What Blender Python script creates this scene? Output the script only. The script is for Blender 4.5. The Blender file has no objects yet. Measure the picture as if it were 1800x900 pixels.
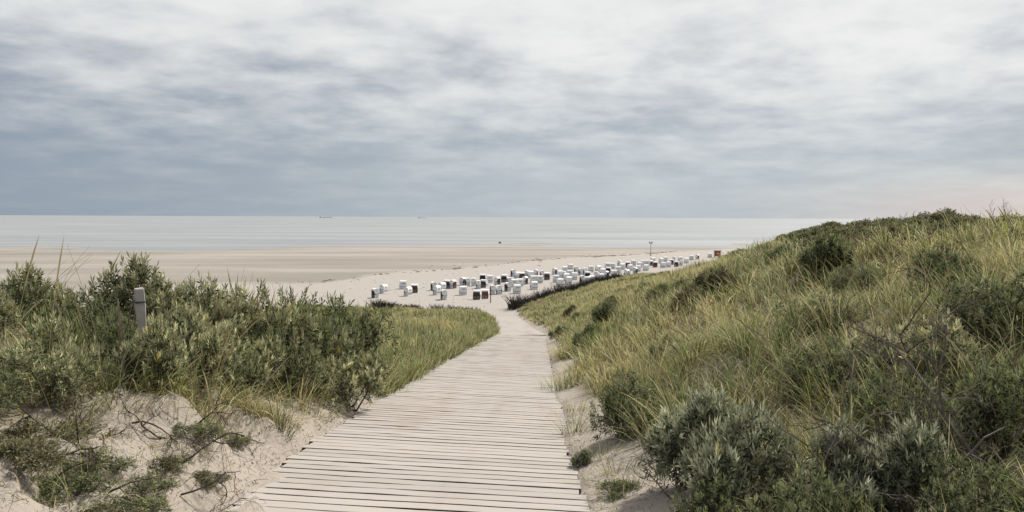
import bpy, math, random
import numpy as np
from mathutils import Vector, Matrix

sc = bpy.context.scene
R_ = math.radians
rng = np.random.default_rng(7)
random.seed(7)
COL = sc.collection

# ------------------------------------------------------------------ camera
EYE = 14.0                                   # metres above the beach
FPX = 1400.0                                 # focal length in photo pixels (1800 wide)
cam_d = bpy.data.cameras.new('camera'); cam = bpy.data.objects.new('camera', cam_d); COL.objects.link(cam)
cam_d.sensor_width = 36.0; cam_d.lens = 28.0
cam_d.clip_start = 0.05; cam_d.clip_end = 120000.0
cam.matrix_world = Matrix.Translation((0, 0, EYE)) @ Matrix.Rotation(R_(90 - 2.79), 4, 'X') @ Matrix.Rotation(R_(0.24), 4, 'Z')
sc.camera = cam

# ------------------------------------------------------------------ sky, sun, exposure
SUN_EL, SUN_AZ = 50.0, 44.0                 # azimuth clockwise from the view direction (+Y)
sd = Vector((math.sin(R_(SUN_AZ)) * math.cos(R_(SUN_EL)), math.cos(R_(SUN_AZ)) * math.cos(R_(SUN_EL)), math.sin(R_(SUN_EL))))
sun_d = bpy.data.lights.new('sun', 'SUN'); sun = bpy.data.objects.new('sun', sun_d); COL.objects.link(sun)
sun_d.energy = 4.5; sun_d.angle = R_(6); sun_d.color = (1.0, 0.945, 0.87)
sun.rotation_euler = (-sd).to_track_quat('-Z', 'Y').to_euler(); sun.location = (20, -20, 60)

sc.view_settings.view_transform = 'Standard'; sc.view_settings.look = 'None'
sc.view_settings.exposure = 0.36; sc.view_settings.gamma = 1.0; sc.view_settings.use_curve_mapping = False
sc.cycles.max_bounces = 5; sc.cycles.diffuse_bounces = 2; sc.cycles.glossy_bounces = 2; sc.cycles.transmission_bounces = 2; sc.cycles.transparent_max_bounces = 4
sc.cycles.use_denoising = True

class NT:
    """tiny node-tree helper"""
    def __init__(s, nt): s.nt = nt
    def n(s, t, **kw):
        nd = s.nt.nodes.new(t)
        for k, v in kw.items():
            if k.startswith('i_'):
                key = k[2:]; nd.inputs[int(key) if key.isdigit() else key.replace('_', ' ')].default_value = v
            else: setattr(nd, k, v)
        return nd
    def l(s, a, b): s.nt.links.new(a, b)
    def val(s, x, sock):
        if hasattr(x, 'is_linked'): s.l(x, sock)
        else: sock.default_value = x
    def m(s, op, a, b=0.0, c=0.0, clamp=False):
        nd = s.nt.nodes.new('ShaderNodeMath'); nd.operation = op; nd.use_clamp = clamp
        for i, v in enumerate((a, b, c)): s.val(v, nd.inputs[i])
        return nd.outputs[0]
    def mix(s, f, a, b, blend='MIX'):
        nd = s.nt.nodes.new('ShaderNodeMix'); nd.data_type = 'RGBA'; nd.blend_type = blend
        s.val(f, nd.inputs[0])
        for v, k in ((a, 6), (b, 7)):
            if isinstance(v, tuple): nd.inputs[k].default_value = (*v[:3], 1)
            else: s.l(v, nd.inputs[k])
        return nd.outputs[2]
    def ss(s, x, lo, hi, a=0.0, b=1.0):
        nd = s.nt.nodes.new('ShaderNodeMapRange'); nd.interpolation_type = 'SMOOTHSTEP'
        s.val(x, nd.inputs[0])
        for i, v in enumerate((lo, hi, a, b)): nd.inputs[i + 1].default_value = v
        return nd.outputs[0]
    def noise(s, vec, scale, detail=4, rough=0.55, dist=0.0):
        nd = s.nt.nodes.new('ShaderNodeTexNoise')
        nd.inputs['Scale'].default_value = scale; nd.inputs['Detail'].default_value = detail
        nd.inputs['Roughness'].default_value = rough; nd.inputs['Distortion'].default_value = dist
        if vec is not None: s.l(vec, nd.inputs['Vector'])
        return nd.outputs['Fac']
    def xyz(s, x, y, z):
        nd = s.nt.nodes.new('ShaderNodeCombineXYZ')
        for i, v in enumerate((x, y, z)): s.val(v, nd.inputs[i])
        return nd.outputs[0]
    def scalev(s, vec, v):
        nd = s.nt.nodes.new('ShaderNodeVectorMath'); nd.operation = 'MULTIPLY'
        s.l(vec, nd.inputs[0]); nd.inputs[1].default_value = v
        return nd.outputs[0]

world = bpy.data.worlds.new('World'); sc.world = world; world.use_nodes = True
W = NT(world.node_tree); world.node_tree.nodes.clear()
tc = W.n('ShaderNodeTexCoord'); sep = W.n('ShaderNodeSeparateXYZ'); W.l(tc.outputs['Generated'], sep.inputs[0])
dx, dy, dz = sep.outputs
zc = W.m('MAXIMUM', dz, 0.0)
den = W.m('ADD', zc, 0.165)
cu, cv = W.m('DIVIDE', dx, den), W.m('DIVIDE', dy, den)
cp = W.xyz(W.m('MULTIPLY', cu, 1.0), cv, 0.0)                # cloud deck drawn out along the coast
n_big = W.noise(cp, 1.1, 3, 0.5, 0.0)
n_mid = W.noise(cp, 3.0, 6, 0.54, 0.1)
n_fin = W.noise(W.xyz(cu, cv, 3.7), 8.5, 5, 0.6, 0.0)
dens = W.m('ADD', W.m('ADD', W.m('MULTIPLY', n_big, 0.75), W.m('MULTIPLY', n_mid, 0.85)), W.m('MULTIPLY', n_fin, 0.20))
# thinner cloud towards the hidden sun's side and overhead, thicker to seaward left
dt = W.n('ShaderNodeVectorMath', operation='DOT_PRODUCT'); W.l(tc.outputs['Generated'], dt.inputs[0]); dt.inputs[1].default_value = (0.22, 0.66, 0.72)          # where the overcast is thinnest
lat = W.m('ADD', W.m('MULTIPLY', W.m('MAXIMUM', W.m('SUBTRACT', dt.outputs['Value'], 0.55), -0.5), 1.10), W.m('MULTIPLY', W.ss(dz, 0.03, 0.34), 0.40))
bright = W.ss(W.m('ADD', W.m('MULTIPLY', W.m('SUBTRACT', dens, 0.96), 1.35), lat), -0.34, 0.70)
c1 = W.mix(bright, (0.180, 0.212, 0.264), (0.585, 0.585, 0.57))
# layered veil down at the horizon
hz = W.ss(dz, 0.0, 0.19, 1.0, 0.0)
hcol = W.mix(W.ss(dx, -0.62, 0.15), (0.205, 0.248, 0.30), (0.34, 0.385, 0.415))
hcol = W.mix(W.m('MULTIPLY', W.ss(dx, 0.22, 0.62), W.ss(dz, 0.0, 0.075, 1.0, 0.0)), hcol, (0.52, 0.445, 0.415))
c2 = W.mix(W.m('MULTIPLY', hz, 0.86), c1, hcol)
sky = W.n('ShaderNodeTexSky', sky_type='NISHITA', sun_disc=False)
sky.sun_elevation = R_(SUN_EL); sky.sun_rotation = R_(SUN_AZ); sky.altitude = 10.0; sky.dust_density = 2.0
nis = W.mix(1.0, sky.outputs[0], (0.07, 0.07, 0.07), 'MULTIPLY')
c3 = W.mix(0.92, nis, c2)
bg = W.n('ShaderNodeBackground'); W.l(c3, bg.inputs[0]); bg.inputs[1].default_value = 1.17
wo = W.n('ShaderNodeOutputWorld'); W.l(bg.outputs[0], wo.inputs[0])

# ------------------------------------------------------------------ helpers
def tag(o, label=None, cat=None, group=None, kind=None):
    if label: o['label'] = label
    if cat: o['category'] = cat
    if group: o['group'] = group
    if kind: o['kind'] = kind
    return o

def mesh_np(name, V, F, mat, col=None, smooth=False, mid=None):
    """V (n,3); F list of (m,k) int arrays with k = 3 or 4; col (n,3) vertex colour"""
    me = bpy.data.meshes.new(name)
    V = np.asarray(V, np.float32); F = [np.asarray(f, np.int32) for f in F if len(f)]
    me.vertices.add(len(V)); me.vertices.foreach_set('co', V.ravel())
    loops = np.concatenate([f.ravel() for f in F]); tot = np.concatenate([np.full(len(f), f.shape[1], np.int32) for f in F])
    me.loops.add(len(loops)); me.loops.foreach_set('vertex_index', loops)
    me.polygons.add(len(tot)); me.polygons.foreach_set('loop_start', np.concatenate([[0], np.cumsum(tot)[:-1]]).astype(np.int32))
    if col is not None:
        a = me.color_attributes.new('col', 'FLOAT_COLOR', 'POINT')
        a.data.foreach_set('color', np.concatenate([np.asarray(col, np.float32), np.ones((len(V), 1), np.float32)], 1).ravel())
    me.polygons.foreach_set('use_smooth', np.full(len(tot), smooth))
    for mm in (mat if isinstance(mat, (list, tuple)) else [mat]): me.materials.append(mm)
    if mid is not None: me.polygons.foreach_set('material_index', np.asarray(mid, np.int32))
    me.update(calc_edges=True)
    return me

def add(name, me, parent=None, loc=(0, 0, 0), rot=(0, 0, 0), scale=(1, 1, 1)):
    o = bpy.data.objects.new(name, me); COL.objects.link(o)
    o.parent = parent; o.location = loc; o.rotation_euler = rot; o.scale = scale
    return o
def empty(name, loc=(0, 0, 0), rz=0.0):
    o = add(name, None, None, loc, (0, 0, rz)); o.empty_display_size = 0.2; return o

class MB:
    """collects boxes, prisms and tubes"""
    def __init__(s): s.V = []; s.F3 = []; s.F4 = []; s.n = 0
    def raw(s, V, f3=(), f4=()):
        V = np.asarray(V, float); s.V.append(V)
        if len(f3): s.F3.append(np.asarray(f3) + s.n)
        if len(f4): s.F4.append(np.asarray(f4) + s.n)
        s.n += len(V); return s
    def box(s, x0, x1, y0, y1, z0, z1, b=0.0):
        if b <= 0:
            V = [(x, y, z) for z in (z0, z1) for y in (y0, y1) for x in (x0, x1)]
            return s.raw(V, (), [(0, 2, 3, 1), (4, 5, 7, 6), (0, 1, 5, 4), (2, 6, 7, 3), (0, 4, 6, 2), (1, 3, 7, 5)])
        # chamfered along the vertical and top edges
        def ring(z, i): return [(x0 + i + b, y0 + i, z), (x1 - i - b, y0 + i, z), (x1 - i, y0 + i + b, z), (x1 - i, y1 - i - b, z),
                                (x1 - i - b, y1 - i, z), (x0 + i + b, y1 - i, z), (x0 + i, y1 - i - b, z), (x0 + i, y0 + i + b, z)]
        V = ring(z0, 0) + ring(z1 - b, 0) + ring(z1, b)
        f4 = [(k * 8 + i, k * 8 + (i + 1) % 8, k * 8 + 8 + (i + 1) % 8, k * 8 + 8 + i) for k in (0, 1) for i in range(8)]
        f4 += [(16, 17, 18, 19), (16, 19, 20, 23), (20, 21, 22, 23)]
        return s.raw(V, (), f4)
    def tube(s, P, r, n=5):
        P = np.asarray(P, float); r = np.broadcast_to(r, len(P)).astype(float)
        T = np.gradient(P, axis=0); T /= np.linalg.norm(T, axis=1)[:, None] + 1e-9
        up = np.array([0.31, 0.27, 0.91]); A = np.cross(T, up); A /= np.linalg.norm(A, axis=1)[:, None] + 1e-9
        B = np.cross(T, A); th = np.arange(n) * 2 * np.pi / n
        V = P[:, None] + r[:, None, None] * (np.cos(th)[None, :, None] * A[:, None] + np.sin(th)[None, :, None] * B[:, None])
        f4 = [(k * n + i, k * n + (i + 1) % n, (k + 1) * n + (i + 1) % n, (k + 1) * n + i) for k in range(len(P) - 1) for i in range(n)]
        V = np.concatenate([V.reshape(-1, 3), P[:1], P[-1:]]); m = len(V)
        f3 = [(m - 2, (i + 1) % n, i) for i in range(n)] + [(m - 1, (len(P) - 1) * n + i, (len(P) - 1) * n + (i + 1) % n) for i in range(n)]
        return s.raw(V, f3, f4)
    def prism(s, prof, x0, x1):
        """side profile (y,z) extruded along x, closed"""
        n = len(prof); V = [(x0, y, z) for y, z in prof] + [(x1, y, z) for y, z in prof]
        me = [(i, (i + 1) % n, n + (i + 1) % n, n + i) for i in range(n)]
        c0, c1 = np.mean(prof, 0), 2 * n
        V += [(x0, *c0), (x1, *c0)]
        f3 = [(c1, (i + 1) % n, i) for i in range(n)] + [(c1 + 1, n + i, n + (i + 1) % n) for i in range(n)]
        return s.raw(V, f3, me)
    def mesh(s, name, mat, smooth=False, col=None):
        F = ([np.concatenate(s.F3)] if s.F3 else []) + ([np.concatenate(s.F4)] if s.F4 else [])
        V = np.concatenate(s.V)
        return mesh_np(name, V, F, mat, None if col is None else np.tile(col, (len(V), 1)), smooth)

def vnoise(x, y, seed=0):
    x = np.asarray(x, float); y = np.asarray(y, float)
    xi, yi = np.floor(x).astype(np.int64), np.floor(y).astype(np.int64)
    fx, fy = x - xi, y - yi; fx = fx * fx * (3 - 2 * fx); fy = fy * fy * (3 - 2 * fy)
    def h(a, b):
        v = (a * 374761393 + b * 668265263 + seed * 974634777) & 0xffffffff
        v = ((v ^ (v >> 13)) * 1274126177) & 0xffffffff
        return ((v ^ (v >> 16)) & 0xffff) / 65535.0
    return (h(xi, yi) * (1 - fx) + h(xi + 1, yi) * fx) * (1 - fy) + (h(xi, yi + 1) * (1 - fx) + h(xi + 1, yi + 1) * fx) * fy
def fbm(x, y, seed=0, o=4):
    t = 0.0; a = 0.5
    for k in range(o):
        t = t + a * vnoise(np.asarray(x) * 2 ** k + 17.3 * k, np.asarray(y) * 2 ** k - 9.1 * k, seed + k); a *= 0.5
    return t / (1 - 0.5 ** o)
def sst(x, a, b):
    t = np.clip((np.asarray(x, float) - a) / (b - a), 0, 1); return t * t * (3 - 2 * t)

# ------------------------------------------------------------------ the lie of the land (beach = 0 m, x right, y seaward)
EY = [-8, 0, 6.5, 8.3, 10.65, 12.4, 14.7, 18.5, 23.8, 34.5, 49, 60, 80, 100, 112, 120, 147, 186, 230]
EL = [-2.2, -2.15, -2.2, -2.35, -2.28, -2.28, -2.2, -2.07, -1.87, -1.53, -.87, -1.03, -1.6, -2.7, -3.2, -4.7, -4.7, -4.7, -4.7]
ER = [.5, .55, .64, .665, .69, .87, .82, 1.0, 1.16, 1.55, 2.1, 1.63, 1.26, .86, .64, 0.3, 10.5, 25, 45]
def xl(y): return np.interp(y, EY, EL)
def xr(y): return np.interp(y, EY, ER)
def zp(y): return np.interp(y, [-20, 48, 112, 400], [EYE + 2.3 - 1.65, 6.83, 0.02, 0.0])
def zplank(x, y): return zp(y) - 0.035 * (x - 0.5 * (xl(y) + xr(y))) * (1 - sst(y, 40, 60))
RY = [-10, 0, 10, 20, 32, 45, 60, 75, 95, 110, 140, 170, 190, 230]
RX = [11.5, 11.8, 12, 13, 16, 18.6, 21, 23, 24, 24.5, 27, 32, 40, 60]
RZ = [14.3, 14.2, 13.98, 13.68, 13.45, 12.85, 11.0, 9.3, 7.4, 5.8, 3.6, 1.3, 0.1, 0]
BUMPS = [(-3.35, 7.15, .30, .55), (-3.0, 6.1, .12, .5), (-4.1, 5.4, .18, .6), (-2.75, 8.9, .14, .45), (-3.1, 5.0, -.10, .4), (-5.5, 9.5, .25, 1.2),
         (2.2, 6.4, .10, .5), (1.5, 8.6, .12, .5)]
_r = np.random.default_rng(5)
for _i in range(34):
    _y = 4.8 + 4.6 * _r.random(); BUMPS.append((float(np.interp(_y, EY, EL)) - .35 - 1.8 * _r.random(), _y, .05 + .09 * _r.random(), .10 + .22 * _r.random()))
def ground(x, y):
    x = np.asarray(x, float); y = np.asarray(y, float)
    L, Rr = xl(y), xr(y); base = zp(y)
    inpath = zplank(np.clip(x, L, Rr), y) - np.where(y < 112, 0.11, 0.0)
    # left bank
    s = L - x
    HL = np.interp(y, [-10, 3, 8, 12, 18, 26, 50, 100, 112, 119], [1.25, 1.3, 1.3, 1.25, .95, .65, .6, .55, .5, 0])
    prof = HL * (1 - np.exp(-np.maximum(s, 0) * 0.62 / np.maximum(HL, .05)))
    rough = (fbm(x * 1.3, y * 1.3, 3) - .5) * .42 + (fbm(x * 4, y * 4, 5, 3) - .5) * .36
    ondune = 1 - sst(y, 108, 118)
    left = base + prof + rough * sst(s, 0.1, 1.6) * ondune + (fbm(x * .12, y * .12, 9) - .5) * 2.0 * sst(s, 4, 14) * ondune
    left = left + (fbm(x * .33, y * .33, 19, 3) - .5) * 1.0 * sst(s, .8, 3) * sst(y, 16, 26) * ondune - 0.05 * sst(s, .6, 0.0) * ondune
    creep = sst(s, -0.75, 0.05) * (1 - sst(y, 7.2, 9.6)) * (0.08 + 0.115 * fbm(x * 2.3, y * 2.3, 31, 3))
    # right dune
    sr = x - Rr
    rx = np.interp(y, RY, RX); rz = np.interp(y, RY, RZ)
    t = np.clip(sr / np.maximum(rx - Rr, 2.0), 0, 1.6)
    S = np.where(t < 1, 1 - (1 - np.clip(t, 0, 1)) ** 1.55, 1 - 0.12 * (t - 1) ** 2)
    nearsoft = sst(sr, 0.0, 2.2)
    right = base + (rz - base) * S * (0.35 + 0.65 * nearsoft)
    on_r = sst(sr, .3, 3) * sst(rz - base, .2, 2)
    right = right + (rough * .8 + (fbm(x * .28, y * .28, 12) - .5) * 1.1) * on_r - 0.05 * sst(sr, .6, 0.0) * ondune
    zz = np.where(s > 0, left, np.where(sr > 0, right, inpath))
    zz = np.where((s <= 0) & (sr <= 0) & (y < 112), np.maximum(inpath, inpath + creep), zz)
    zz = np.where((s > 0), zz + 0.06 * (1 - sst(y, 7.2, 9.6)) * sst(s, 0.8, 0.0), zz)
    for bx, by, bh, br in BUMPS: zz = zz + bh * np.exp(-((x - bx) ** 2 + (y - by) ** 2) / (br * br)) * sst(s + np.maximum(sr, 0) + (s > 0) * 0, 0.0, .3 if bx < 0 else .25)
    # beach falls slowly to the sea with low bars
    by = y + 0.0 * x - 0.20 * x
    beach = -1.0 * sst(by, 200, 400) * np.clip((by - 200) / 200, 0, 3) ** 0.8
    bars = (fbm(x * .014 + 3, by * .035, 21, 4) - .5) * 1.15 * sst(by, 300, 400)
    small = (fbm(x * .5, y * .5, 41, 3) - .5) * .16 * sst(y, 112, 122) * (1 - sst(by, 190, 240))
    return zz + np.where(y > 110, beach + bars + small, 0)

# ------------------------------------------------------------------ materials
def mat(name):
    m = bpy.data.materials.new(name); m.use_nodes = True
    t = NT(m.node_tree); b = m.node_tree.nodes['Principled BSDF']; b.inputs['Specular IOR Level'].default_value = 0.25
    return m, t, b
def simple(name, c, rough=.7, var=0.08, scale=6.0, spec=.25):
    m, t, b = mat(name)
    tcn = t.n('ShaderNodeTexCoord'); oi = t.n('ShaderNodeObjectInfo')
    nn = t.noise(tcn.outputs['Object'], scale, 4)
    f = t.m('ADD', t.m('MULTIPLY', t.m('SUBTRACT', nn, .5), 2.4 * var), t.m('MULTIPLY', t.m('SUBTRACT', oi.outputs['Random'], .5), var))
    c2 = t.mix(1.0, c, t.xyz(*[t.m('ADD', f, 1.0)] * 3), 'MULTIPLY')
    t.l(c2, b.inputs['Base Color']); b.inputs['Roughness'].default_value = rough; b.inputs['Specular IOR Level'].default_value = spec
    return m
def leafy(name, trans=0.28, silver=None, rough=.6, spec=.08, var=.25):
    m, t, b = mat(name)
    at = t.n('ShaderNodeAttribute', attribute_name='col'); oi = t.n('ShaderNodeObjectInfo')
    c = t.mix(1.0, at.outputs['Color'], t.xyz(*[t.m('ADD', t.m('MULTIPLY', t.m('SUBTRACT', oi.outputs['Random'], .5), var), 1.0)] * 3), 'MULTIPLY')
    if silver:
        g = t.n('ShaderNodeNewGeometry'); c = t.mix(t.m('MULTIPLY', g.outputs['Backfacing'], .55), c, silver)
    t.l(c, b.inputs['Base Color']); b.inputs['Roughness'].default_value = rough; b.inputs['Specular IOR Level'].default_value = spec
    tr = t.n('ShaderNodeBsdfTranslucent'); t.l(c, tr.inputs[0])
    mx = t.n('ShaderNodeMixShader'); mx.inputs[0].default_value = trans
    t.l(b.outputs[0], mx.inputs[1]); t.l(tr.outputs[0], mx.inputs[2])
    t.l(mx.outputs[0], m.node_tree.nodes['Material Output'].inputs[0])
    return m

M_LEAF = leafy('buckthorn_leaf', .24, (0.36, 0.36, 0.23))
M_GRASS = leafy('marram_blade', .36, None, .55, .10, .0)
M_BARK = simple('grey_brown_bark', (0.085, 0.068, 0.055), .9, .35, 20)
M_DEAD = simple('weathered_dead_wood', (0.15, 0.125, 0.11), .9, .4, 18)
M_DARKTWIG = simple('dark_root_wood', (0.055, 0.040, 0.033), .9, .35, 15)

# sand: dry and pale up here, darker and damp towards the sea, root litter where plants grow
def sand_material():
    m, t, b = mat('dune_and_beach_sand')
    g = t.n('ShaderNodeNewGeometry'); pos = g.outputs['Position']
    veg = t.n('ShaderNodeAttribute', attribute_name='veg').outputs['Fac']; wet = t.n('ShaderNodeAttribute', attribute_name='wet').outputs['Fac']
    n1 = t.noise(pos, .9, 5); n2 = t.noise(pos, 26, 4, .7); n3 = t.noise(t.scalev(pos, (.012, .045, 1)), 1.0, 4, .5); n4 = t.noise(pos, 6.5, 5, .65)
    dry = t.mix(n1, (0.275, 0.24, 0.20), (0.35, 0.308, 0.26))
    far = t.n('ShaderNodeAttribute', attribute_name='far').outputs['Fac']
    dry = t.mix(far, dry, t.mix(n1, (0.30, 0.272, 0.245), (0.355, 0.326, 0.298)))
    dry = t.mix(t.ss(n2, .60, .80, 0, .5), dry, (0.25, 0.19, 0.135))
    damp = t.mix(t.ss(n3, .30, .72), (0.205, 0.184, 0.157), (0.295, 0.268, 0.232))
    c = t.mix(wet, dry, damp)
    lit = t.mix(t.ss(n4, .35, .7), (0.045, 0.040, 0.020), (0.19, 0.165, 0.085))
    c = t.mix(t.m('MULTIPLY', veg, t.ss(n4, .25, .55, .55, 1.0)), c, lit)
    t.l(c, b.inputs['Base Color'])
    t.val(t.m('SUBTRACT', .95, t.m('MULTIPLY', wet, t.ss(n3, .5, .75, .15, .38))), b.inputs['Roughness'])
    bu = t.n('ShaderNodeBump'); bu.inputs['Strength'].default_value = 1.0; bu.inputs['Distance'].default_value = .10
    hh = t.m('ADD', t.m('MULTIPLY', t.noise(pos, 2.6, 5, .6), 1.0), t.m('MULTIPLY', n2, .22))
    t.l(hh, bu.inputs['Height']); t.l(bu.outputs[0], b.inputs['Normal'])
    return m
M_SAND = sand_material()

def wood_material():
    m, t, b = mat('silvered_boardwalk_timber')
    tcn = t.n('ShaderNodeTexCoord'); ob = tcn.outputs['Object']; oi = t.n('ShaderNodeObjectInfo'); g = t.n('ShaderNodeNewGeometry'); pos = g.outputs['Position']
    off = t.n('ShaderNodeVectorMath', operation='ADD'); t.l(ob, off.inputs[0]); t.l(t.xyz(t.m('MULTIPLY', oi.outputs['Random'], 40.0), t.m('MULTIPLY', oi.outputs['Random'], 11.0), 0.0), off.inputs[1])
    gv = off.outputs[0]
    grain = t.noise(t.scalev(gv, (1.6, 42, 20)), 1.0, 5, .6, .4); knots = t.noise(t.scalev(gv, (5, 14, 5)), 1.0, 3, .5, .8)
    worn = t.noise(t.scalev(pos, (1.15, .16, .2)), 1.0, 4, .6, .3)
    c = t.mix(grain, (0.285, 0.258, 0.233), (0.40, 0.368, 0.337))
    c = t.mix(t.ss(worn, .44, .72, 0, .55), c, t.mix(grain, (0.215, 0.172, 0.143), (0.33, 0.278, 0.236)))
    c = t.mix(t.ss(knots, .68, .76, 0, .7), c, (0.17, 0.13, 0.105))
    k = t.m('ADD', .92, t.m('MULTIPLY', oi.outputs['Random'], .13))
    c = t.mix(1.0, c, t.xyz(k, k, k), 'MULTIPLY')
    sd_ = t.ss(t.noise(pos, 1.5, 5, .65), .52, .72, 0, .55)
    c = t.mix(sd_, c, (0.37, 0.33, 0.285))
    t.l(c, b.inputs['Base Color']); b.inputs['Roughness'].default_value = .82; b.inputs['Specular IOR Level'].default_value = .2
    bu = t.n('ShaderNodeBump'); bu.inputs['Strength'].default_value = .35; bu.inputs['Distance'].default_value = .01
    t.l(grain, bu.inputs['Height']); t.l(bu.outputs[0], b.inputs['Normal'])
    return m
M_WOOD = wood_material()

def sea_material():
    m, t, b = mat('grey_sea_water')
    g = t.n('ShaderNodeNewGeometry'); pos = g.outputs['Position']
    n = t.noise(t.scalev(pos, (.0035, .02, 1)), 1.0, 5, .6)
    c = t.mix(t.ss(n, .35, .7), (0.195, 0.21, 0.218), (0.285, 0.297, 0.30))
    t.l(c, b.inputs['Base Color']); b.inputs['Roughness'].default_value = .52; b.inputs['IOR'].default_value = 1.33; b.inputs['Specular IOR Level'].default_value = .5
    bu = t.n('ShaderNodeBump'); bu.inputs['Strength'].default_value = .5; bu.inputs['Distance'].default_value = .5
    t.l(t.m('ADD', t.noise(t.scalev(pos, (.05, .22, 1)), 1.0, 4, .6), t.m('MULTIPLY', n, .6)), bu.inputs['Height']); t.l(bu.outputs[0], b.inputs['Normal'])
    return m
M_SEA = sea_material()

# ------------------------------------------------------------------ ground sheet and sea
def wrack_y(x):      # where the dry beach gives way to the damp sand
    return np.interp(x, [-120, -42, -40, -34, -20, -8, 0, 12, 35, 80, 140], [140, 166, 170, 188, 212, 228, 245, 266, 296, 350, 430])
def build_ground():
    nr, ncl = 470, 360
    d = 6.0 * (760 / 6.0) ** (np.arange(nr) / (nr - 1)); yy = d - 12.0
    aa = np.linspace(-1, 1, ncl); aa = np.sign(aa) * np.abs(aa) ** 1.15 * 1.0
    Y = np.repeat(yy[:, None], ncl, 1); X = aa[None] * (Y + 12) * 1.05
    Z = ground(X, Y)
    idx = np.arange(nr * ncl).reshape(nr, ncl)
    F = np.stack([idx[:-1, :-1], idx[:-1, 1:], idx[1:, 1:], idx[1:, :-1]], -1).reshape(-1, 4)
    me = mesh_np('ground', np.stack([X, Y, Z], -1).reshape(-1, 3), [F], M_SAND, None, True)
    x, y = X.ravel(), Y.ravel()
    v = vegetated(x, y)
    w = sst(y - wrack_y(x) + (fbm(x * .05, y * .2, 50) - .5) * 26, -3, 5)
    for nm, a in (('veg', v), ('wet', w), ('far', sst(y, 100, 118))):
        at = me.attributes.new(nm, 'FLOAT', 'POINT'); at.data.foreach_set('value', a.astype(np.float32))
    return tag(add('ground', me), 'pale dune sand running down to a wide flat beach', None, None, 'structure')
def vegetated(x, y):
    """0 bare sand .. 1 full plant cover"""
    s = xl(y) - x; sr = x - xr(y)
    n = fbm(x * .7, y * .7, 61, 3)
    vl = sst(s + (n - .5) * 1.4, np.interp(y, [0, 7, 9, 12, 16, 30], [1.7, 1.35, 1.0, .6, .2, .05]), np.interp(y, [0, 7, 9, 12, 16, 30], [2.3, 1.9, 1.5, 1.0, .5, .2])) * (1 - sst(y, 113, 118))
    vr = sst(sr + (n - .5) * 1.2, np.interp(y, [0, 8, 12, 30, 60], [.7, .8, .4, .25, .5]), np.interp(y, [0, 8, 12, 30, 60], [1.3, 1.4, .9, .7, 1.1])) * (1 - sst(y, 195, 205))
    strip = np.exp(-((y - 62 - (x + 5) * 1.0) / 1.4) ** 2) * sst(s, 0.6, 1.5) * (1 - sst(s, 6, 8))     # bare sandy track in the left grass
    return np.clip(np.maximum(vl, vr) * (1 - strip), 0, 1)
build_ground()

SEA_Z = -1.0
sx = np.concatenate([[-70000, -8000, -1500], np.linspace(-700, 900, 9), [2000, 9000, 70000]]); sy = np.array([280, 340, 400, 460, 520, 700, 1000, 2000, 5000, 20000, 90000.0])
SX, SY = np.meshgrid(sx, sy); ii = np.arange(SX.size).reshape(SX.shape)
tag(add('sea', mesh_np('sea', np.stack([SX, SY, np.full(SX.shape, SEA_Z)], -1).reshape(-1, 3), [np.stack([ii[:-1, :-1], ii[:-1, 1:], ii[1:, 1:], ii[1:, :-1]], -1).reshape(-1, 4)], M_SEA)),
    'calm grey sea stretching to the horizon', None, None, 'structure')

# ------------------------------------------------------------------ boardwalk
walk = tag(empty('boardwalk', (-.8, 2.0, float(zp(2.0)))), 'weathered timber boardwalk sloping down through the dunes to the beach', None, None, 'structure')
W0 = np.array(walk.location)
def plank_mesh(seed):
    r = np.random.default_rng(seed); nx = 9; xs = np.linspace(-.5, .5, nx)
    sag = (r.random(nx) - .5) * .006; wl = .0955 - r.random(nx) * .005; wr = .0955 - r.random(nx) * .005
    b = .003; V = []; F = []
    for i, x in enumerate(xs):
        z = sag[i]
        V += [(x, -wl[i], z - .042), (x, -wl[i], z - b), (x, -wl[i] + b, z), (x, wr[i] - b, z), (x, wr[i], z - b), (x, wr[i], z - .042)]
    for i in range(nx - 1):
        for k in range(5): F.append((i * 6 + k, i * 6 + 6 + k, i * 6 + 7 + k, i * 6 + k + 1))
    f4 = F + [(0, 1, 4, 5), (1, 2, 3, 4)] + [tuple(np.array((5, 4, 1, 0)) + (nx - 1) * 6), tuple(np.array((4, 3, 2, 1)) + (nx - 1) * 6)]
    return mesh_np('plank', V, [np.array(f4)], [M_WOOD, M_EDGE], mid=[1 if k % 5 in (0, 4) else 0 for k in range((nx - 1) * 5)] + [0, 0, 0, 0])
M_EDGE = simple('gap_shade_plank_edge', (.060, .048, .040), .95, .3, 6)  # near-black plank sides paint in the shade of the gaps
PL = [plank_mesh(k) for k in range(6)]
yk = 2.0; k = 0
SK = R_(-4.5)
while yk < 49.2:
    w = float(xr(yk) - xl(yk)) + .06; cx = float(xl(yk) + xr(yk)) / 2 + random.gauss(0, .018)
    sl = float(zp(yk + .5) - zp(yk - .5))
    M = Matrix.Translation((cx, yk, float(zp(yk)) + random.gauss(0, .0016))) @ Matrix.Rotation(math.atan(sl), 4, 'X') @ Matrix.Rotation(math.atan(.035), 4, 'Y') @ Matrix.Rotation(SK + random.gauss(0, .0025), 4, 'Z')
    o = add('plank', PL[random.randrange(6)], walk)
    o.matrix_local = Matrix.Translation(-walk.location) @ M @ Matrix.Diagonal((w + random.gauss(0, .025), random.uniform(.965, 1.0), 1, 1))
    yk += .2150 if yk < 40 else .216; k += 1
mb = MB()
while yk < 111.5:
    a, b2 = float(xl(yk)), float(xr(yk)); z = float(zp(yk)); j = random.gauss(0, .004)
    mb.box(a - .05, b2 + .05, yk - .1, yk + .1, z - .05 + j, z + .012 + j); yk += .216
tag(add('far_planks', mb.mesh('far_planks', M_WOOD), walk, tuple(-W0)), None, None, None, 'stuff')
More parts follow.
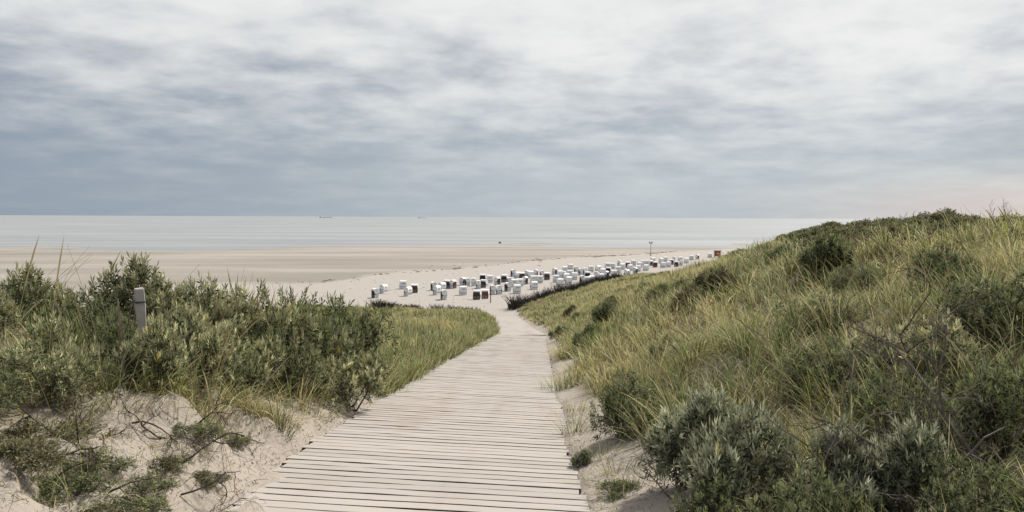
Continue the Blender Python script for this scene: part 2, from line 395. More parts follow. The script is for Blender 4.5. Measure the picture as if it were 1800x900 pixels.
M_JOIST = simple('grey_joist_timber', (.22, .19, .165), .9, .3, 8)
for fr in (.08, .5, .92):
    pts = [(float(xl(y) + (xr(y) - xl(y)) * fr), y, float(zplank(xl(y) + (xr(y) - xl(y)) * fr, y)) - .105) for y in np.linspace(2, 49, 48)]
    add('joist', MB().tube(pts, .055, 4).mesh('joist', M_JOIST), walk, tuple(-W0))

# ------------------------------------------------------------------ grass
PAL = np.array([(.60, .52, .28), (.47, .405, .165), (.235, .29, .062), (.085, .165, .030), (.034, .065, .016), (.22, .16, .09)])
def blades(base, az, lean, length, width, bend, colr, tipc, seg=3):
    """vectorised grass blades: base (n,3), heading az, lean from upright, length, width, bend; returns V, F, C"""
    n = len(base); k = seg
    t = np.linspace(0, 1, k + 1)[None, :]
    ang = lean[:, None] + bend[:, None] * t ** 1.3
    st = (length / k)[:, None]
    r = np.concatenate([np.zeros((n, 1)), np.cumsum(np.sin(ang[:, :-1]) * st, 1)], 1); h = np.concatenate([np.zeros((n, 1)), np.cumsum(np.cos(ang[:, :-1]) * st, 1)], 1)
    ca, sa = np.cos(az)[:, None], np.sin(az)[:, None]
    C = np.stack([base[:, 0:1] + r * ca, base[:, 1:2] + r * sa, base[:, 2:3] + h], -1)
    tw = az + np.pi / 2 + rng.normal(0, .7, n)
    side = np.stack([np.cos(tw), np.sin(tw), np.zeros(n)], -1)[:, None] * (width[:, None] * np.array([1.0, .9, .7, .45, .3][:k])[None])[..., None]
    V = np.concatenate([np.stack([C[:, :k] - side, C[:, :k] + side], 2).reshape(n, 2 * k, 3), C[:, k:]], 1)
    m = 2 * k + 1; off = (np.arange(n) * m)[:, None]
    q = np.array([(2 * i, 2 * i + 1, 2 * i + 3, 2 * i + 2) for i in range(k - 1)]).ravel()[None] if k > 1 else np.zeros((1, 0), int)
    F4 = (off + q).reshape(-1, 4); F3 = (off + np.array([[2 * k - 2, 2 * k - 1, 2 * k]])).reshape(-1, 3)
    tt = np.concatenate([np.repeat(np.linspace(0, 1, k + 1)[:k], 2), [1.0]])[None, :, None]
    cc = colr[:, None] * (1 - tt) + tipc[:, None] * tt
    return V.reshape(-1, 3), F3, F4, cc.reshape(-1, 3)
class Grass:
    def __init__(s): s.V = []; s.F3 = []; s.F4 = []; s.C = []; s.n = 0
    def put(s, *a, **k):
        V, F3, F4, C = blades(*a, **k); s.V.append(V); s.F3.append(F3 + s.n); s.F4.append(F4 + s.n); s.C.append(C); s.n += len(V)
    def tufts(s, tx, ty, nb, L, w, spread, mixf, seg=3, wind=.35, lean=.28, bend=.9, green=None):
        """tufts at (tx,ty): nb blades each; mixf (n,) 0 straw .. 1 green"""
        n = len(tx); rep = np.repeat(np.arange(n), nb); N = len(rep)
        if N == 0: return
        sp = (spread * (.6 + .8 * rng.random(n)))[rep]; rr = sp * np.sqrt(rng.random(N)); th = rng.random(N) * 2 * np.pi
        bx, by = tx[rep] + rr * np.cos(th), ty[rep] + rr * np.sin(th)
        base = np.stack([bx, by, ground(bx, by) - .03], -1)
        wdir = np.pi * .92 + .5 * (fbm(bx * .15, by * .15, 77) - .5) * 4                      # the wind's lie
        vx = np.cos(th) * (.45 + rr / sp) + wind * 1.6 * np.cos(wdir); vy = np.sin(th) * (.45 + rr / sp) + wind * 1.6 * np.sin(wdir)
        az = np.arctan2(vy, vx) + rng.normal(0, .35, N)
        Lb = (L * (.45 + .95 * rng.random(n)))[rep] * (.5 + .6 * rng.random(N))
        le = np.abs(rng.normal(lean, .30, N)); be = np.abs(rng.normal(bend, .45, N))
        mf = np.where(rng.random(N) < .16 + .36 * (1 - mixf[rep]), np.abs(rng.normal(.05, .16, N)), np.clip(mixf[rep] * .55 + .45 + rng.normal(0, .14, N), 0, 1))
        pos = mf * 3.2; i0 = np.clip(np.floor(pos).astype(int), 0, 3); f = (pos - i0)[:, None]
        c = PAL[i0] * (1 - f) + PAL[i0 + 1] * f
        dead = rng.random(N) < .12; c[dead] = PAL[5] * (.6 + .9 * rng.random((dead.sum(), 1)))
        c = c * (.60 + .8 * rng.random((N, 1))) * (.60 + .85 * rng.random(n))[rep][:, None]
        tip = c * .35 + np.array([.80, .73, .46]) * .72 * (.6 + .7 * rng.random((N, 1))); tip = np.where((rng.random(N) < .42)[:, None], tip, c * 1.15)
        s.put(base, az, le, Lb, np.full(N, w) * (.7 + .6 * rng.random(N)), be, c * .35 + np.array([.07, .052, .028]) * .65, tip, seg=seg)  # blade foot: dead-sheath brown plus painted shade low in the tuft
    def make(s, name, label, parent=None):
        o = add(name, mesh_np(name, np.concatenate(s.V), [np.concatenate(s.F3), np.concatenate(s.F4)], M_GRASS, np.concatenate(s.C)), parent)
        return tag(o, label, 'grass', None, 'stuff')

def scatter(x0, x1, y0, y1, dens, keep):
    n = int((x1 - x0) * (y1 - y0) * dens); x = x0 + (x1 - x0) * rng.random(n); y = y0 + (y1 - y0) * rng.random(n)
    ok = rng.random(n) < keep(x, y); return x[ok], y[ok]
def greenness(x, y, bias=0.0):
    return np.clip((fbm(x * .22, y * .22, 90, 3) - .5) * 2.9 + (fbm(x * .9, y * .9, 95, 2) - .5) * 1.0 + .46 + bias, 0, 1)
def patch(x, y, seed, sc_, lo, hi): return sst(fbm(x * sc_, y * sc_, seed, 3), lo, hi)

def rkeep(x, y):    # right dune: inside the wedge the view can reach
    return vegetated(x, y) * (1 - .8 * sst(x - np.interp(y, RY, RX), -4.2, -2.6) * sst(y, 17, 22)) * (.6 + .4 * patch(x, y, 130, .55, .32, .55)) * (x > xr(y)) * (x < np.interp(y, RY, RX) + 4) * (x < .78 * (y + 3) + 2)
def lkeep(x, y):
    return vegetated(x, y) * (x < xl(y)) * (x > -.78 * (y + 3) - 2) * (x > np.interp(y, [0, 20, 30, 120], [-16, -16, -14, -32]))
gr = Grass()
for y0, y1, dn, nb, L, w, sp, seg in ((2.5, 7, 8.5, 42, .58, .0036, .14, 4), (7, 14, 9.0, 38, .66, .0050, .15, 4), (14, 30, 6.2, 28, .64, .0085, .18, 3), (30, 62, 3.6, 20, .60, .012, .25, 2), (62, 125, 1.9, 15, .62, .026, .34, 2), (125, 200, 1.0, 12, .7, .05, .5, 2)):
    x, y = scatter(0, 30 if y1 < 120 else 45, y0, y1, dn, rkeep)
    if y1 <= 7: ok = (x > xr(y) + .7) & ((x / y < .40) | (rng.random(len(x)) < .75)); x, y = x[ok], y[ok]
    gr.tufts(x, y, nb, L, w, sp, greenness(x, y, -.02 - .12 * sst(y, 30, 80)), seg, wind=.28, lean=.40, bend=1.0)
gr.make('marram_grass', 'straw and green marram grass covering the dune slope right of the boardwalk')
gl = Grass()
for y0, y1, dn, nb, L, w, sp, seg in ((3, 8, 3.2, 40, .5, .0034, .13, 4), (8, 14, 5.0, 40, .55, .0048, .15, 4), (14, 30, 5.5, 28, .60, .0085, .18, 3), (30, 62, 4.0, 20, .55, .012, .25, 2), (62, 119, 2.2, 15, .6, .026, .34, 2)):
    x, y = scatter(-34, 0, y0, y1, dn, lkeep)
    s = xl(y) - x
    gl.tufts(x, y, nb, L, w, sp, greenness(x, y, .08 + .40 * (1 - sst(s, 1.0, 3.5)) * sst(y, 13, 20)), seg, wind=.30, lean=.30, bend=.85)
# dense green fringe hanging over the left edge of the walk
n = 520; y = 14 + 46 * rng.random(n) ** 1.3; x = xl(y) - .1 - np.abs(rng.normal(0, .45, n)); gl.tufts(x, y, 26, .5, .007, .16, np.full(n, .82), 3, wind=.1, lean=.35, bend=.9)
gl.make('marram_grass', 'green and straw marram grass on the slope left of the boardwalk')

# ------------------------------------------------------------------ shrubs
def nrm(a): return a / (np.linalg.norm(a, axis=-1, keepdims=True) + 1e-9)
def leaf_mesh(P, D, length, width, C, name, fold=.25):
    """one folded leaf (two triangles) per row"""
    n = len(P); D = nrm(D); r = nrm(rng.normal(size=(n, 3))); S = nrm(np.cross(D, r)); N = np.cross(S, D)
    mid = P + D * (length * .5)[:, None] + N * (width * fold)[:, None]
    tip = P + D * length[:, None] - np.array([0, 0, 1]) * (length * rng.random(n) * .12)[:, None]
    V = np.stack([P, mid - S * width[:, None], tip, mid + S * width[:, None]], 1).reshape(-1, 3)
    o = (np.arange(n) * 4)[:, None]; F = np.concatenate([o + np.array([[0, 1, 2]]), o + np.array([[0, 2, 3]])], 0)
    return mesh_np(name, V, [F], M_LEAF, np.repeat(C, 4, 0))
def shrub_variant(seed, ntips, nleaf, ll, lw, pale, nlobes=9, flat=1.0, inner=.22):
    """a bush about 1 m in radius and 1 m tall: lobes of twigs, each tip a rosette of narrow leaves"""
    global rng
    rng = np.random.default_rng(seed)
    a = rng.random(nlobes) * 2 * np.pi; q = np.sqrt(rng.random(nlobes)) * .68; lc = np.stack([q * np.cos(a), q * np.sin(a), .22 + .42 * rng.random(nlobes) * (1.05 - q)], -1); lc[0] = (0, 0, .50)
    lr = .20 + .17 * rng.random(nlobes); lr[0] = .36
    k = rng.choice(nlobes, ntips, p=lr ** 2 / (lr ** 2).sum())
    n = nrm(rng.normal(size=(ntips, 3)) + np.array([0, 0, .45])); dep = np.where(rng.random(ntips) < inner, .45 + .5 * rng.random(ntips), 1.0 + .10 * rng.normal(size=ntips))
    T = lc[k] + n * (lr[k] * dep)[:, None] * np.array([1, 1, flat]); ok = T[:, 2] > .03; T, n, k, dep = T[ok], n[ok], k[ok], dep[ok]
    ax = nrm(n * .8 + np.array([0, 0, .55]) + rng.normal(size=n.shape) * .28)
    m = len(T); rep = np.repeat(np.arange(m), nleaf); j = np.tile(np.arange(nleaf), m); N = len(rep)
    f = j / (nleaf - 1.0)                                        # 0 tip .. 1 lower down the twig
    th = j * 2.4 + rng.random(N) * .6; A = ax[rep]; U = nrm(np.cross(A, np.array([.3, .8, .2]))); B = np.cross(A, U)
    open_ = .30 + 1.05 * f + rng.normal(0, .15, N)
    D = A * np.cos(open_)[:, None] + (U * np.cos(th)[:, None] + B * np.sin(th)[:, None]) * np.sin(open_)[:, None]
    P = T[rep] - A * (f * ll * 1.15)[:, None]
    young = sst(f, .70, .18)[:, None] * (rng.random(m) ** .65)[rep][:, None]       # young tip leaves are pale, older ones dark green
    c = np.array(pale[0]) * (1 - young) + np.array(pale[2]) * young
    c = c * (.6 + .75 * rng.random(m))[rep][:, None] * (.85 + .3 * rng.random((N, 1)))
    yel = (rng.random(m) < .015)[rep]; c[yel] = c[yel] * np.array([1.5, 1.2, .6])
    fol = leaf_mesh(P, D, ll * (.7 + .6 * rng.random(N)), lw * (.8 + .4 * rng.random(N)), c, 'foliage')
    mb = MB()
    for i in range(nlobes):
        p0 = np.array([rng.normal() * .06, rng.normal() * .06, -.06]); p2 = lc[i]; p1 = (p0 + p2) / 2 + rng.normal(size=3) * .06
        mb.tube([p0, p1, p2], [.022, .016, .010], 5)
        for tI in np.where(k == i)[0][:16]:
            q1 = (lc[i] + T[tI]) / 2 + rng.normal(size=3) * .03; mb.tube([lc[i] * .85 + p1 * .15, q1, T[tI]], [.007, .005, .002], 3)
    return fol, mb.mesh('branches', M_BARK)
SAGE = ((.042, .060, .019), 0, (.78, .75, .43))
DULL = ((.030, .047, .015), 0, (.32, .36, .15))
BROWN = ((.050, .048, .018), 0, (.21, .18, .08))
SILV = ((.042, .060, .029), 0, (.76, .78, .55))
KINDS = {'creep': [shrub_variant(150 + i, 420, 8, .11, .012, BROWN if i else DULL, 9, .7) for i in range(2)], 'sage': [shrub_variant(100 + i, 640, 12, .082, .0095, SAGE, 12) for i in range(3)], 'dull': [shrub_variant(110 + i, 700, 11, .072, .0088, DULL, 12) for i in range(2)],
         'silver': [shrub_variant(120 + i, 480, 13, .095, .0095, SILV, 9, .9) for i in range(2)],
         'far': [shrub_variant(130 + i, 800, 7, .11, .018, DULL, 8) for i in range(2)], 'farbrown': [shrub_variant(140 + i, 800, 7, .10, .017, BROWN, 8) for i in range(2)]}
rng = np.random.default_rng(11)
def shrub(px, y, top, wpx, kind, label, group=None, var=None, sink=.05):
    """px: heading in photo pixels, y: metres seaward, top: photo row of its crown, wpx: width in the photo; it stands on the ground there"""
    x = (px - 900) / FPX * y; z = float(ground(x, y)) - sink
    H = max(.12, EYE - (top - 382 - (px - 900) * .0042) / FPX * y - z); rad = max(wpx / FPX * y / 2, H * (.62 if not kind.startswith('far') else .8))
    fol, br = KINDS[kind][random.randrange(len(KINDS[kind])) if var is None else var]
    root = tag(empty('sea_buckthorn_shrub' if not kind.startswith('far') else 'dune_shrub', (x, y, z), random.random() * 6.28), label, 'shrub', group)
    for nm, me in (('foliage', fol), ('branches', br)): add(nm, me, root, scale=(rad * 1.0, rad * 1.0, H / .96))
    return root
G1 = 'sea buckthorn shrubs on the left bank'
LEFT = [
 (248, 11.0, 446, 260, 'sage', 'tallest rounded buckthorn shrub on the skyline behind the wooden post'),
 (50, 10.0, 462, 190, 'sage', 'buckthorn shrub at the left edge topping the skyline, dry stalks above it'),
 (140, 9.4, 492, 170, 'dull', 'dark buckthorn filling the dip in the skyline left of the tallest shrub'),
 (-30, 8.2, 490, 190, 'sage', 'buckthorn shrub cut by the left picture edge at skyline height'),
 (355, 10.6, 470, 190, 'sage', 'buckthorn shrub sloping down right of the tallest skyline shrub'),
 (440, 11.2, 478, 190, 'sage', 'buckthorn shrub under pale grass plumes, middle of the left skyline'),
 (515, 12.2, 492, 150, 'dull', 'small dark buckthorn between grass plumes and the rounded far shrub'),
 (590, 13.6, 500, 190, 'dull', 'rounded dark buckthorn nearest the beach, last on the left skyline'),
 (600, 12.2, 572, 190, 'sage', 'low pale buckthorn in front of the rounded dark shrub by the field'),
 (35, 6.5, 590, 230, 'sage', 'large pale-tipped buckthorn in the lower left, nearest the camera'),
 (85, 7.4, 540, 200, 'sage', 'pale-tipped buckthorn behind the nearest lower-left one'),
 (-40, 6.0, 640, 170, 'dull', 'dark-based buckthorn in the lower left corner above the sand'),
 (320, 8.7, 520, 200, 'sage', 'buckthorn with pale tips right beside and behind the wooden post'),
 (205, 8.6, 540, 130, 'dull', 'dark buckthorn just left of the wooden post'),
 (268, 7.5, 556, 130, 'sage', 'low buckthorn at the foot of the wooden post'),
 (410, 10.0, 545, 190, 'sage', 'bushy buckthorn right of the post, halfway to the silver shrub'),
 (480, 10.9, 540, 170, 'dull', 'dull green buckthorn in the middle of the left bank above dry grass'),
 (390, 9.3, 600, 130, 'dull', 'low dark buckthorn above the sandy hummock'),
 (525, 11.3, 585, 130, 'sage', 'yellowish buckthorn low on the left bank above dry grass'),
 (165, 7.6, 630, 130, 'dull', 'shaded buckthorn behind the sandy hummock at left'),
]
for px, y, top, w, kd, lb in LEFT: shrub(px, y, top, w, kd, lb, G1)
G2 = 'shrubs beside the boardwalk on the right slope'
RIGHT = [
 (1240, 6.6, 672, 260, 'silver', 'wide silvery buckthorn nearest the boardwalk on the right'),
 (1330, 5.6, 690, 260, 'silver', 'silvery buckthorn with tangled dark stems right of the widest one'),
 (1500, 5.0, 735, 230, 'silver', 'bright silver-tipped buckthorn in the lower right, left of dead branches'),
 (1610, 4.8, 728, 190, 'silver', 'brightest silver-leaved buckthorn under the bare forked branch'),
 (1430, 4.4, 800, 260, 'dull', 'dark shaded buckthorn at the bottom edge, right of centre'),
 (1750, 4.3, 800, 260, 'dull', 'dark shaded buckthorn in the bottom right corner'),
 (1260, 5.2, 830, 200, 'dull', 'dark low buckthorn at the bottom beside the sandy strip'),
 (1640, 5.9, 645, 230, 'dull', 'dark leafy bush tangled in dead branches at lower right'),
 (1800, 5.7, 600, 250, 'dull', 'dark leafy bush cut by the right picture edge'),
 (1560, 6.6, 640, 200, 'dull', 'dark bush behind the brightest silver-leaved buckthorn'),
 (1110, 9.4, 640, 150, 'dull', 'dark green bush beside the bend of the right boardwalk edge'),
 (1040, 24.0, 568, 75, 'far', 'small dark bush standing alone just right of the boardwalk end'),
 (985, 38.0, 572, 30, 'far', 'tiny dark bush at the far corner of the boardwalk'),
 (1515, 12.0, 535, 120, 'dull', 'dark bush standing alone in the straw grass, middle of right slope'),
 (1740, 8.0, 470, 200, 'dull', 'bluish dark bush tangled with bare twigs at the right edge'),
 (1030, 8.4, 790, 62, 'silver', 'tiny grey-green shrublet on the sand against the planks, right side'),
 (1190, 16.0, 590, 110, 'far', 'brownish bush in grass uphill of the lone dark bush'),
]
for px, y, top, w, kd, lb in RIGHT: shrub(px, y, top, w, kd, lb, G2)
CREST = lambda p: float(np.interp(p, [1070, 1150, 1200, 1250, 1275, 1300, 1330, 1400, 1480, 1560, 1650, 1800], [495, 482, 470, 458, 452, 441, 432, 408, 388, 374, 368, 362]))   # keeps the thicket as low as the dune's outline
k = 0
while k < 60:
    y = 7.5 + 62 * random.random() ** 1.5; x = random.uniform(float(xr(y)) + 1.6, float(np.interp(y, RY, RX)) - 1.0); px = 900 + x / y * FPX
    if px > 1850 or px < 1000 or (px < 1300 and y < 10): continue
    z = float(ground(x, y)); h = random.uniform(.55, 1.0); near = y < 16
    h = min(h, EYE - z - (CREST(px) + 12 - 382 - (px - 900) * .0042) / FPX * y) if px > 1080 else h
    if h < .3: continue
    kd = random.choice(('dull', 'sage')) if near else random.choice(('far', 'farbrown'))
    lb = '%s bush in grass on the %s of the right slope' % ({'dull': 'dark green', 'sage': 'pale-tipped green', 'far': 'dark green', 'farbrown': 'olive brown'}[kd], 'near part' if near else 'middle' if y < 32 else 'far part')
    shrub(px, y, 382 + (EYE - z - h) / y * FPX + (px - 900) * .0042, random.uniform(.8, 1.7) * FPX / y, kd, lb, 'bushes in the grass of the right slope'); k += 1
k = 0
while k < 16:
    y = 20 + 92 * random.random(); x = float(xl(y)) - random.uniform(2.5, 16); px = 900 + x / y * FPX
    if px < 560: continue
    z = float(ground(x, y)); h = random.uniform(.3, .7); kd = random.choice(('far', 'farbrown'))
    shrub(px, y, 382 + (EYE - z - h) / y * FPX + (px - 900) * .0042, random.uniform(1.0, 2.2) * FPX / y, kd, 'low %s bush in the grassy slope left of the boardwalk' % ('dark green' if kd == 'far' else 'olive brown'), 'bushes in the left grass'); k += 1
# the low shrub thicket along the crest of the right dune
cand = []
while len(cand) < 170:
    y = 21 + 112 * random.random() ** 1.15; rx = float(np.interp(y, RY, RX)); x = rx + random.uniform(-5.5 - .06 * max(y - 40, 0), 1.4)
    px = 900 + x / y * FPX
    if x < xr(y) + 3 or px > 1850 or px < 1070: continue
    if y < 45 and x < rx - 3.8: continue
    cand.append((y, px, x))
while len(cand) < 245:
    y = random.uniform(19, 48); x = float(np.interp(y, RY, RX)) + random.uniform(-3.6, 1.0); px = 900 + x / y * FPX
    if px < 1850: cand.append((y, px, x))
for y, px, x in sorted(cand):
    h = random.uniform(.4, .75) if px > 1330 else random.uniform(.35, .65); z = float(ground(x, y)); top = 382 + (EYE - z - h) / y * FPX; kd = random.choice(('far', 'farbrown', 'farbrown'))
    h -= max(0, CREST(px) - 3 - (top + (px - 900) * .0042)) / FPX * y; top = 382 + (EYE - z - h) / y * FPX
    if h < .16: continue
    zone = 'at the right edge of the skyline' if px > 1640 else 'midway along the right skyline' if px > 1420 else 'where the right dune slopes down to the hut' if px > 1240 else 'on the lower shoulder above the beach chairs'
    shrub(px, y, top + (px - 900) * .0042, random.uniform(1.6, 2.9) * FPX / y, kd, 'low %s shrub in the thicket %s' % ('dark green' if kd == 'far' else 'olive brown', zone), 'thicket on the crest of the right dune')

# ------------------------------------------------------------------ bare and dead branching
def branching(seed, L0, r0, depth, spread, start=(0, 0, 1), kids=(2, 4), droop=0.0):
    r = np.random.default_rng(seed); mb = MB()
    def grow(p, d, L, rad, lev):
        pts = [p]; k = 4
        for i in range(k):
            d = nrm(d + r.normal(size=3) * .22 + np.array([0, 0, -droop])); pts.append(pts[-1] + d * L / k)
        mb.tube(pts, np.linspace(rad, rad * .55, k + 1), 5 if lev < 2 else 3)
        if lev >= depth: return
        for i in range(r.integers(kids[0], kids[1])):
            j = r.integers(1, k + 1); dd = nrm(d + r.normal(size=3) * spread); grow(pts[j], dd, L * r.uniform(.5, .78), rad * (.62 if j > 2 else .5), lev + 1)
    grow(np.zeros(3), nrm(np.array(start, float)), L0, r0, 0)
    return mb
def dead(name, px, y, z_off, seed, L0, r0, depth, spread, start, label, m=None, cat='dead branch', droop=0.0, group=None, kids=(2, 4)):
    x = (px - 900) / FPX * y
    return tag(add(name, branching(seed, L0, r0, depth, spread, start, kids, droop).mesh(name, m or M_DEAD), None, (x, y, float(ground(x, y)) + z_off)), label, cat, group)
dead('dead_shrub', 1770, 5.0, -.05, 1, .85, .014, 6, .65, (-.30, .1, .85), 'large leafless dead shrub with tangled grey branches at the right edge', kids=(3, 5))
dead('dead_shrub', 1720, 4.8, -.05, 2, .85, .014, 5, .55, (-.75, .1, .75), 'bare forked grey branch reaching left above the bright silver shrub', kids=(2, 4))
dead('dead_shrub', 1770, 8.0, -.05, 3, .70, .011, 5, .6, (-.35, 0, 1), 'thin bare dark shrub in straw grass below the skyline at right', M_DARKTWIG, kids=(3, 4))
dead('dead_shrub', 1640, 7.2, -.05, 4, .75, .010, 5, .65, (-.5, .1, .8), 'small bare dark shrub left of the thin bare one at right', M_DARKTWIG, kids=(3, 4))
dead('dead_shrub', 1560, 11.5, -.05, 9, .5, .009, 5, .6, (-.4, .1, .9), 'bare dark twigs beside the lone dark bush on the right slope', M_DARKTWIG, kids=(3, 4))
dead('dead_branch', 1660, 4.6, .25, 5, .5, .009, 5, .6, (.5, 0, .5), 'pale curved dead branch low in the bottom right corner', kids=(2, 4))
dead('dead_branch', 1420, 4.6, .2, 15, .5, .007, 5, .65, (.6, .1, .5), 'tangled thin dead stems under the silver shrubs at bottom', kids=(3, 4))
dead('dead_branch', 1190, 6.3, .0, 16, .38, .007, 4, .7, (-.6, 0, .5), 'dry brown twigs at the sandy foot of the widest silver shrub', kids=(3, 4))
for i, (px, y, L, st, lb) in enumerate((
 (295, 6.3, .40, (.5, -.2, .25), 'dark gnarled root on the sand below the hummock'), (310, 5.9, .36, (.9, .1, .12), 'dark crooked branch lying on sand right of the gnarled root'),
 (225, 6.6, .34, (.8, .1, .15), 'forked dark stick on the left face of the sandy hummock'), (255, 5.5, .32, (-.2, -.4, .2), 'dark root tangle at the bottom of the left sand'),
 (120, 5.9, .40, (-.9, .1, .15), 'crooked dark branch on the sand at far left'), (340, 7.2, .36, (.6, .1, .3), 'dry twig heap on the right face of the sandy hummock'), (180, 5.4, .30, (.5, .2, .2), 'short dark twig cluster on the lower left sand'),
 (140, 6.3, .36, (.7, -.2, .2), 'dark root snaking down the sand below the left shrubs'), (285, 6.8, .34, (-.5, -.4, .2), 'crossed dark twigs on the crest of the hummock'), (330, 5.7, .34, (.7, -.1, .15), 'dark stick on bare sand nearest the planks'), (390, 8.0, .32, (.6, .1, .2), 'thin dark branch lying under the left bank'), (90, 5.6, .34, (.8, .2, .2), 'forked root between the creeping plants at left'), (190, 5.9, .3, (-.3, -.5, .25), 'twisted brown twig in the middle of the left sand'),
 (60, 5.2, .34, (.4, .1, .3), 'dark twigs beside the low plants in the lower left corner'), (215, 7.0, .42, (-.5, .1, .6), 'bare arched stem against the shaded shrub behind the hummock'))):
    dead('dead_branch', px, y, .01, 30 + i, L, .0085, 5, .8, st, lb, M_DARKTWIG, droop=.05, kids=(2, 5))
# bare sprigs standing up from the right skyline
for i, (px, y, h) in enumerate(((1608, 27, .55), (1585, 27, .4), (1655, 26, .5), (1745, 23, .55), (1768, 23, .45), (1625, 27, .35))):
    dead('bare_sprig', px, y, .45, 60 + i, h, .012, 3, .5, (random.uniform(-.3, .3), 0, 1), 'thin leafy sprig poking above the right skyline', M_DARKTWIG, 'sprig', 0, 'sprigs on the right skyline')

# ------------------------------------------------------------------ tall dry stalks, loose tufts, litter
def stalks(items, name, label):
    mb = MB(); C = []
    for px, y, L, az, le, be in items:
        x = (px - 900) / FPX * y; p = np.array([x, y, float(ground(x, y))]); P = [p]; plume = random.random() < .45
        for k in range(7):
            a_ = le + be * (k / 7) ** 1.3; p = p + L / 7 * np.array([math.sin(a_) * math.cos(az), math.sin(a_) * math.sin(az), math.cos(a_)]); P.append(p)
        sc_ = .7 + .05 * y; r = np.array([.0028, .0026, .0024, .0022, .002, .0065 if plume else .0018, .0075 if plume else .0014, .001]) * sc_
        n0 = mb.n; mb.tube(P, r, 3); C.append(np.tile(np.array((.50, .42, .25)) * random.uniform(.7, 1.25), (mb.n - n0, 1)))
    o = add(name, mesh_np(name, np.concatenate(mb.V), [np.concatenate(mb.F3), np.concatenate(mb.F4)], M_GRASS, np.concatenate(C)))
    return tag(o, label, 'grass', None, 'stuff')
it = [(random.uniform(395, 520), random.uniform(10.5, 12.5), random.uniform(.9, 1.5), random.uniform(0, 6.28), random.uniform(.03, .3), random.uniform(.1, .5)) for _ in range(90)]
it += [(random.choice((random.uniform(0, 215), random.uniform(300, 420))), random.uniform(6, 11), random.uniform(.8, 1.45), random.choice((0.2, 2.9)) + random.uniform(-.5, .5), random.uniform(.05, .6), random.uniform(.1, .7)) for _ in range(42)]
stalks(it, 'dry_grass', 'tall dry grass stalks rising from the shrubs on the left bank')
it = []
while len(it) < 420:
    y = random.uniform(5.5, 26); px = random.uniform(1080, 1800); x = (px - 900) / FPX * y
    if x > xr(y) + .8 and x < np.interp(y, RY, RX) + 1: it.append((px, y, random.uniform(.7, 1.15) * (1 if y < 16 else .75), random.uniform(1.9, 4.4) if random.random() < .7 else random.uniform(0, 6.28), random.uniform(.1, .75), random.uniform(.2, 1.1)))
stalks(it, 'dry_grass', 'tall dry grass stalks leaning over the right dune slope')

def tuft(px, y, nb, L, w, spread, green, label, name='grass_tuft', lean=.3, bend=.8, group=None, cat='grass tuft'):
    g = Grass(); x = (px - 900) / FPX * y
    g.tufts(np.array([x]), np.array([y]), nb, L, w, spread, np.array([green]), 4, wind=.1, lean=lean, bend=bend)
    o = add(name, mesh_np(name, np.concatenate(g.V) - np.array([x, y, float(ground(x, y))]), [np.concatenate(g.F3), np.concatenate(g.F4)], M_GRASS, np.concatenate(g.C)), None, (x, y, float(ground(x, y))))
    return tag(o, label, cat, group)
tuft(490, 8.9, 60, .42, .0035, .16, .75, 'upright green grass tuft alone on the sand left of the planks')
tuft(345, 7.6, 160, .42, .0038, .26, .95, 'fresh bright green grass tuft on the right shoulder of the hummock', lean=.6, bend=.8)
tuft(410, 7.9, 70, .28, .003, .18, .9, 'low green tuft on the sand beneath the fresh bright green one', lean=.7)
tuft(120, 5.3, 70, .34, .003, .26, .8, 'short green tuft among dark twigs in the lower left corner', lean=.6)
tuft(60, 5.0, 60, .34, .003, .25, .85, 'short green tuft at the bottom left corner of the picture', lean=.6)
tuft(475, 9.5, 220, .62, .004, .28, .05, 'drooping dry straw tuft above the bank, left of the boardwalk', lean=.6, bend=1.5)
tuft(425, 8.8, 220, .55, .004, .32, .02, 'matted dry straw tuft hanging over the left sand bank', lean=.8, bend=1.5)
tuft(200, 7.6, 130, .75, .004, .25, .8, 'tall green grass clump in the shade left below the post')
tuft(330, 8.0, 100, .8, .004, .22, .75, 'tall thin green grass clump right of the wooden post')
tuft(515, 10.6, 150, .6, .004, .3, .45, 'brownish grass tuft at the edge of the sand below the yellowish buckthorn', lean=.5)
tuft(1010, 10.5, 60, .35, .004, .2, .6, 'small grass tuft touching the right edge of the planks', lean=.5)
tuft(990, 16.5, 160, .5, .006, .35, .6, 'green grass clump crowding the right boardwalk edge at the bend')
tuft(1060, 8.6, 60, .30, .0035, .2, .5, 'small mixed tuft on the sandy strip above the grey-green shrublet', lean=.6)
tuft(1085, 7.6, 70, .28, .0032, .22, .2, 'dry flattened tuft in the middle of the right sandy strip', lean=.8)
tuft(1005, 12.6, 90, .38, .004, .25, .55, 'grass tuft at the kink of the right boardwalk edge', lean=.5)
tuft(1075, 6.6, 50, .26, .003, .2, .4, 'sparse tuft low on the right sandy strip near the bottom edge', lean=.7)
tuft(1110, 7.0, 70, .36, .003, .22, .35, 'dry tuft on the sandy strip below the widest silver shrub', lean=.6)
